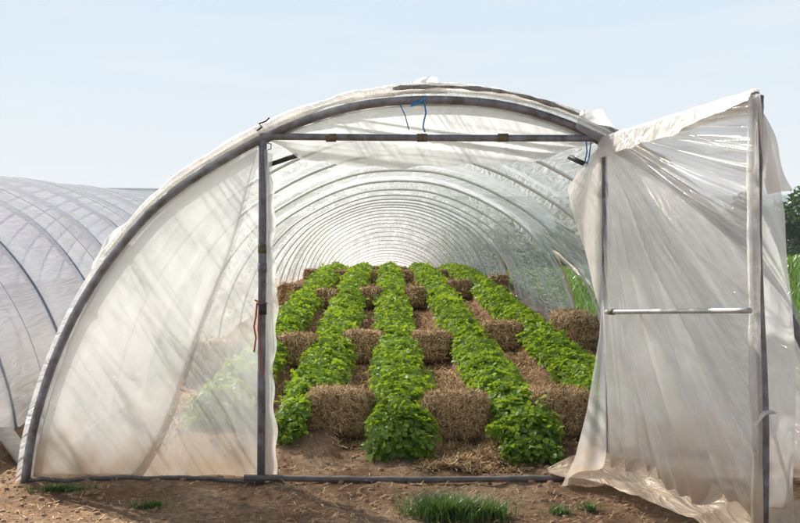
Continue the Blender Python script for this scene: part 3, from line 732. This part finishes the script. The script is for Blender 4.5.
# ---------------------------------------------------------------- grass
def blades(px, py, h, w, lean=.35, base=None):
    n = len(px); Z = G(px, py) if base is None else base
    d = rng.normal(size=(n, 2)); d /= np.linalg.norm(d, axis=1)[:, None]; H = h*(.5+.8*rng.random(n)); le = lean*rng.random(n)*H
    s_ = np.stack([-d[:, 1], d[:, 0]], 1)*(w/2)
    P0 = np.stack([px, py, Z-.01], -1)
    def lv(f, wf):
        c = P0+np.stack([d[:, 0]*le*f*f*1.6, d[:, 1]*le*f*f*1.6, H*(f-.12*f*f)], -1); q = np.stack([s_[:, 0]*wf, s_[:, 1]*wf, 0*le], -1); return c-q, c+q
    a, b = lv(0, 1); c, d_ = lv(.55, .8); e, f = lv(1, .12)
    V = np.stack([a, b, c, d_, e, f], 1).reshape(-1, 3); i = np.arange(n)[:, None]*6
    F = np.vstack([i+np.array([0, 1, 3, 2])[None], i+np.array([2, 3, 5, 4])[None]])
    return V, F, np.repeat(rng.random(n), 6)
def clump(px, py, Y, rad, n, h, label, cat='grass clump', name='grass_clump', w=.006, sq=.6):
    c = P(px, py, Y); r_ = rad*.5*np.abs(np.clip(rng.normal(size=n), -2, 2)); a = rng.random(n)*6.28
    X = c.x+r_*np.cos(a)*(1+.3*np.sin(a*3)); Yy = Y+r_*np.sin(a)*sq
    V, F, A = blades(X, Yy, h, w, .9); o = mesh(name, V, F, M_grass, None, True, attr=A*.8); tagp(o, label, cat); return o
clump(447, 0, 5.95, .27, 1700, .145, 'thick dark green grass clump on the bare soil in front of the tunnel opening')
clump(492, 0, 5.93, .16, 380, .12, 'thinner grass tuft just right of the thick grass clump')
clump(560, 0, 6.0, .09, 130, .07, 'small grass tuft in front of the muddy trailing film')
clump(590, 0, 6.05, .06, 110, .07, 'tiny grass tuft beside the muddy trailing film')
clump(60, 0, 6.5, .2, 500, .05, 'low green weeds along the foot of the left gable film', 'weeds', 'weed_patch', .008, .3)
clump(150, 0, 6.15, .17, 160, .045, 'sparse small weeds on the soil before the left gable', 'weeds', 'weed_patch', .01, .3)
n = 26000; X = 2.75+rng.random(n)**1.6*5; Yy = rng.uniform(9.5, 28, n)
V1, F1, A1 = blades(X, Yy, .22, .012)
n = 5000; X = rng.uniform(-3., -2.35, n); Yy = rng.uniform(9.4, 22, n); V2, F2, A2 = blades(X, Yy, .22, .012)
n = 30000; X = rng.uniform(3.5, 16, n); Yy = rng.uniform(14, 34, n); V3, F3, A3 = blades(X, Yy, .25, .03)
tagp(mesh('meadow_grass', np.vstack([V1, V2, V3]), np.vstack([F1, F2+len(V1), F3+len(V1)+len(V2)]), M_grass, None, True, attr=np.concatenate([A1, A2, A3])), 'tall green grass growing outside the tunnel walls', 'grass', kind='stuff')

# ---------------------------------------------------------------- woodland beyond
def tree_mesh(seed, H=10.):
    r = np.random.default_rng(seed); V = []; A = []
    cent = []
    for k in range(26):
        a = r.random()*6.28; zz = .28+.68*r.random(); rad = 2.9*math.sin(min(1, (1-zz)*1.5+.12)*1.57)*math.sqrt(r.random())
        cent.append((math.cos(a)*rad, math.sin(a)*rad, zz*H, .8+.8*r.random()))
    for (x, y, z, q) in cent:
        n = 150; p = r.normal(size=(n, 3)); p /= np.linalg.norm(p, axis=1)[:, None]; p = p*q*(.6+.5*r.random((n, 1)))*[1, 1, .8]+[x, y, z]
        t_ = r.normal(size=(n, 3)); t_ /= np.linalg.norm(t_, axis=1)[:, None]; s_ = np.cross(t_, r.normal(size=(n, 3))); s_ /= np.linalg.norm(s_, axis=1)[:, None]
        l = .22*(.6+.8*r.random((n, 1))); V.append(np.stack([p-t_*l, p-s_*l*.6, p+t_*l, p+s_*l*.6], 1).reshape(-1, 3)); A.append(np.repeat(np.clip(r.normal(.5, .28, n), 0, 1), 4))
    V = np.vstack(V); F = np.arange(len(V)).reshape(-1, 4); return V, F, np.concatenate(A), cent
protos = []
tcount = 0
tspots = [(795, 78), (775, 92), (740, 84), (705, 95), (672, 82), (640, 90), (608, 97), (575, 86), (545, 99), (515, 92), (488, 104), (462, 98), (440, 112), (830, 84), (865, 95), (905, 88), (950, 96)]
tkind = []
for i in range(3):
    V, F, A, cent = tree_mesh(100+i)
    tr = empty('broadleaf_tree'); cr = mesh('crown', V, F, M_tree, tr, False, attr=A)
    b = MB(); b.add(*tubegeo([(0, 0, -.3), (.05, 0, 2), (.0, .1, 5), (0, 0, 8)], [.3, .22, .14, .05], 8))
    for c in cent[:9]: b.add(*tubegeo([(0, 0, min(c[2]*.55, 5)), (c[0]*.5, c[1]*.5, c[2]*.8), (c[0], c[1], c[2])], [.1, .06, .03], 5))
    tk = b.build('trunk', M_bark, tr); tkind.append((tr, cr, tk))
for i, (px, Y) in enumerate(tspots):
    pr = tkind[i % 3]
    if i < 3: t_ = pr[0]
    else:
        t_ = pr[0].copy(); C.objects.link(t_)
        for ch in pr[1:]:
            c2 = ch.copy(); C.objects.link(c2); c2.parent = t_
    X = (px-384)*Y/1000; t_.location = (X, Y, float(G(X, Y, False))-.1); s_ = random.uniform(.93, 1.12); t_.scale = (s_*1.0, s_*1.0, s_*.84); t_.rotation_euler.z = random.random()*6
    tagp(t_, 'dark broadleaf tree in the wood beyond the meadow, blurred behind the tunnel film' if i else 'dark broadleaf tree showing beside the right edge of the door film', 'tree', 'trees of the wood beyond the field')

# ---------------------------------------------------------------- air, light, camera
def haze():
    V, F = boxgeo((0, 880, 83), (6000, 2000, 194)); 
    m, t = nm('air'); o = N(t, 'ShaderNodeOutputMaterial'); v = N(t, 'ShaderNodeVolumePrincipled', Density=.00045, Color=(.82, .92, 1, 1)); v.inputs['Anisotropy'].default_value = 0
    t.links.new(v.outputs[0], o.inputs['Volume'])
    ob = mesh('haze', V, F, m, None, False); tagp(ob, 'thin pale air over the far fields and hills', 'haze', kind='stuff')
HAZE = True
if HAZE: haze()
AZ, EL = -42, 44
w = bpy.data.worlds.new('World'); S.world = w; w.use_nodes = True; t = w.node_tree; t.nodes.clear(); L = t.links.new
nc = N(t, 'ShaderNodeMapping'); nc.inputs['Scale'].default_value = (1.5, 1.5, 14); nc.inputs['Location'].default_value = (3, 1, 2)
sky = N(t, 'ShaderNodeTexSky'); sky.sky_type = 'NISHITA'; sky.sun_disc = False; sky.sun_elevation = R(EL); sky.sun_rotation = R(AZ)
sky.dust_density = 2.5; sky.air_density = 1.; sky.ozone_density = 1.5
tc = N(t, 'ShaderNodeTexCoord'); mp = N(t, 'ShaderNodeMapping'); mp.inputs['Scale'].default_value = (1, 1, 7); L(tc.outputs['Generated'], mp.inputs[0])
n = N(t, 'ShaderNodeTexNoise', Scale=2.2, Detail=7., Roughness=.55); L(mp.outputs[0], n.inputs['Vector'])
r0 = ramp(t, [(.35, gv(.97)), (.65, gv(1.))]); L(n.outputs['Fac'], r0.inputs[0])
s0 = N(t, 'ShaderNodeSeparateXYZ'); L(tc.outputs['Generated'], s0.inputs[0]); r1 = ramp(t, [(.29, gv(1.)), (.45, gv(.05))]); L(s0.outputs['Z'], r1.inputs[0])
r = N(t, 'ShaderNodeMath', operation='MULTIPLY'); L(r0.outputs[0], r.inputs[0])
yr = N(t, 'ShaderNodeMapRange'); yr.inputs['From Min'].default_value = -.15; yr.inputs['From Max'].default_value = .45; yr.inputs['To Min'].default_value = .5; L(s0.outputs['Y'], yr.inputs['Value'])
ry = N(t, 'ShaderNodeMath', operation='MULTIPLY'); L(r1.outputs[0], ry.inputs[0]); L(yr.outputs[0], ry.inputs[1]); L(ry.outputs[0], r.inputs[1])
mx = N(t, 'ShaderNodeMix', data_type='RGBA'); L(r.outputs[0], mx.inputs[0]); L(sky.outputs[0], mx.inputs[6]); sz = N(t, 'ShaderNodeSeparateXYZ'); L(tc.outputs['Generated'], sz.inputs[0])
rh = ramp(t, [(0., (7.9, 7.4, 7.0)), (.1, (7.3, 7.15, 7.0)), (.18, (6.2, 6.8, 7.3)), (.3, (5.1, 6.3, 7.4)), (1., (4., 5.5, 7.2))]); L(sz.outputs['Z'], rh.inputs[0]); tc2 = tc; L(tc2.outputs['Generated'], nc.inputs[0]); cn = N(t, 'ShaderNodeTexNoise', Scale=2.5, Detail=8., Roughness=.6); L(nc.outputs[0], cn.inputs['Vector'])
cf = ramp(t, [(.45, gv(0.)), (.75, gv(.55))]); L(cn.outputs['Fac'], cf.inputs[0])
cmx = N(t, 'ShaderNodeMix', data_type='RGBA'); L(cf.outputs[0], cmx.inputs[0]); L(rh.outputs[0], cmx.inputs[6]); cmx.inputs[7].default_value = (7.1, 7.1, 7.1, 1); L(cmx.outputs[2], mx.inputs[7])
bg = N(t, 'ShaderNodeBackground', Strength=.058); L(mx.outputs[2], bg.inputs[0]); wo = N(t, 'ShaderNodeOutputWorld'); L(bg.outputs[0], wo.inputs[0])
sl = bpy.data.lights.new('sun', 'SUN'); sl.energy = 5.; sl.angle = R(.6); sl.color = (1, .95, .87)
so = bpy.data.objects.new('sun', sl); C.objects.link(so)
dv = Vector((math.sin(R(AZ))*math.cos(R(EL)), math.cos(R(AZ))*math.cos(R(EL)), math.sin(R(EL))))
so.rotation_euler = dv.to_track_quat('Z', 'Y').to_euler(); so.location = dv*30
cd = bpy.data.cameras.new('camera'); cam = bpy.data.objects.new('camera', cd); C.objects.link(cam); S.camera = cam
cam.location = (0, 0, CAMZ); cam.rotation_euler = (R(90), 0, 0); cd.sensor_width = 36; cd.lens = 45
cd.shift_x = .02; cd.shift_y = (310-261.5)/800; cd.clip_end = 9000; cd.clip_start = .05
S.render.engine = 'CYCLES'; cy = S.cycles; cy.max_bounces = 8; cy.transparent_max_bounces = 32; cy.transmission_bounces = 8; cy.diffuse_bounces = 3
cy.sample_clamp_indirect = 6
vs = S.view_settings; vs.view_transform = 'Standard'; vs.look = 'None'; vs.exposure = 1.1; vs.gamma = 1; vs.use_curve_mapping = False
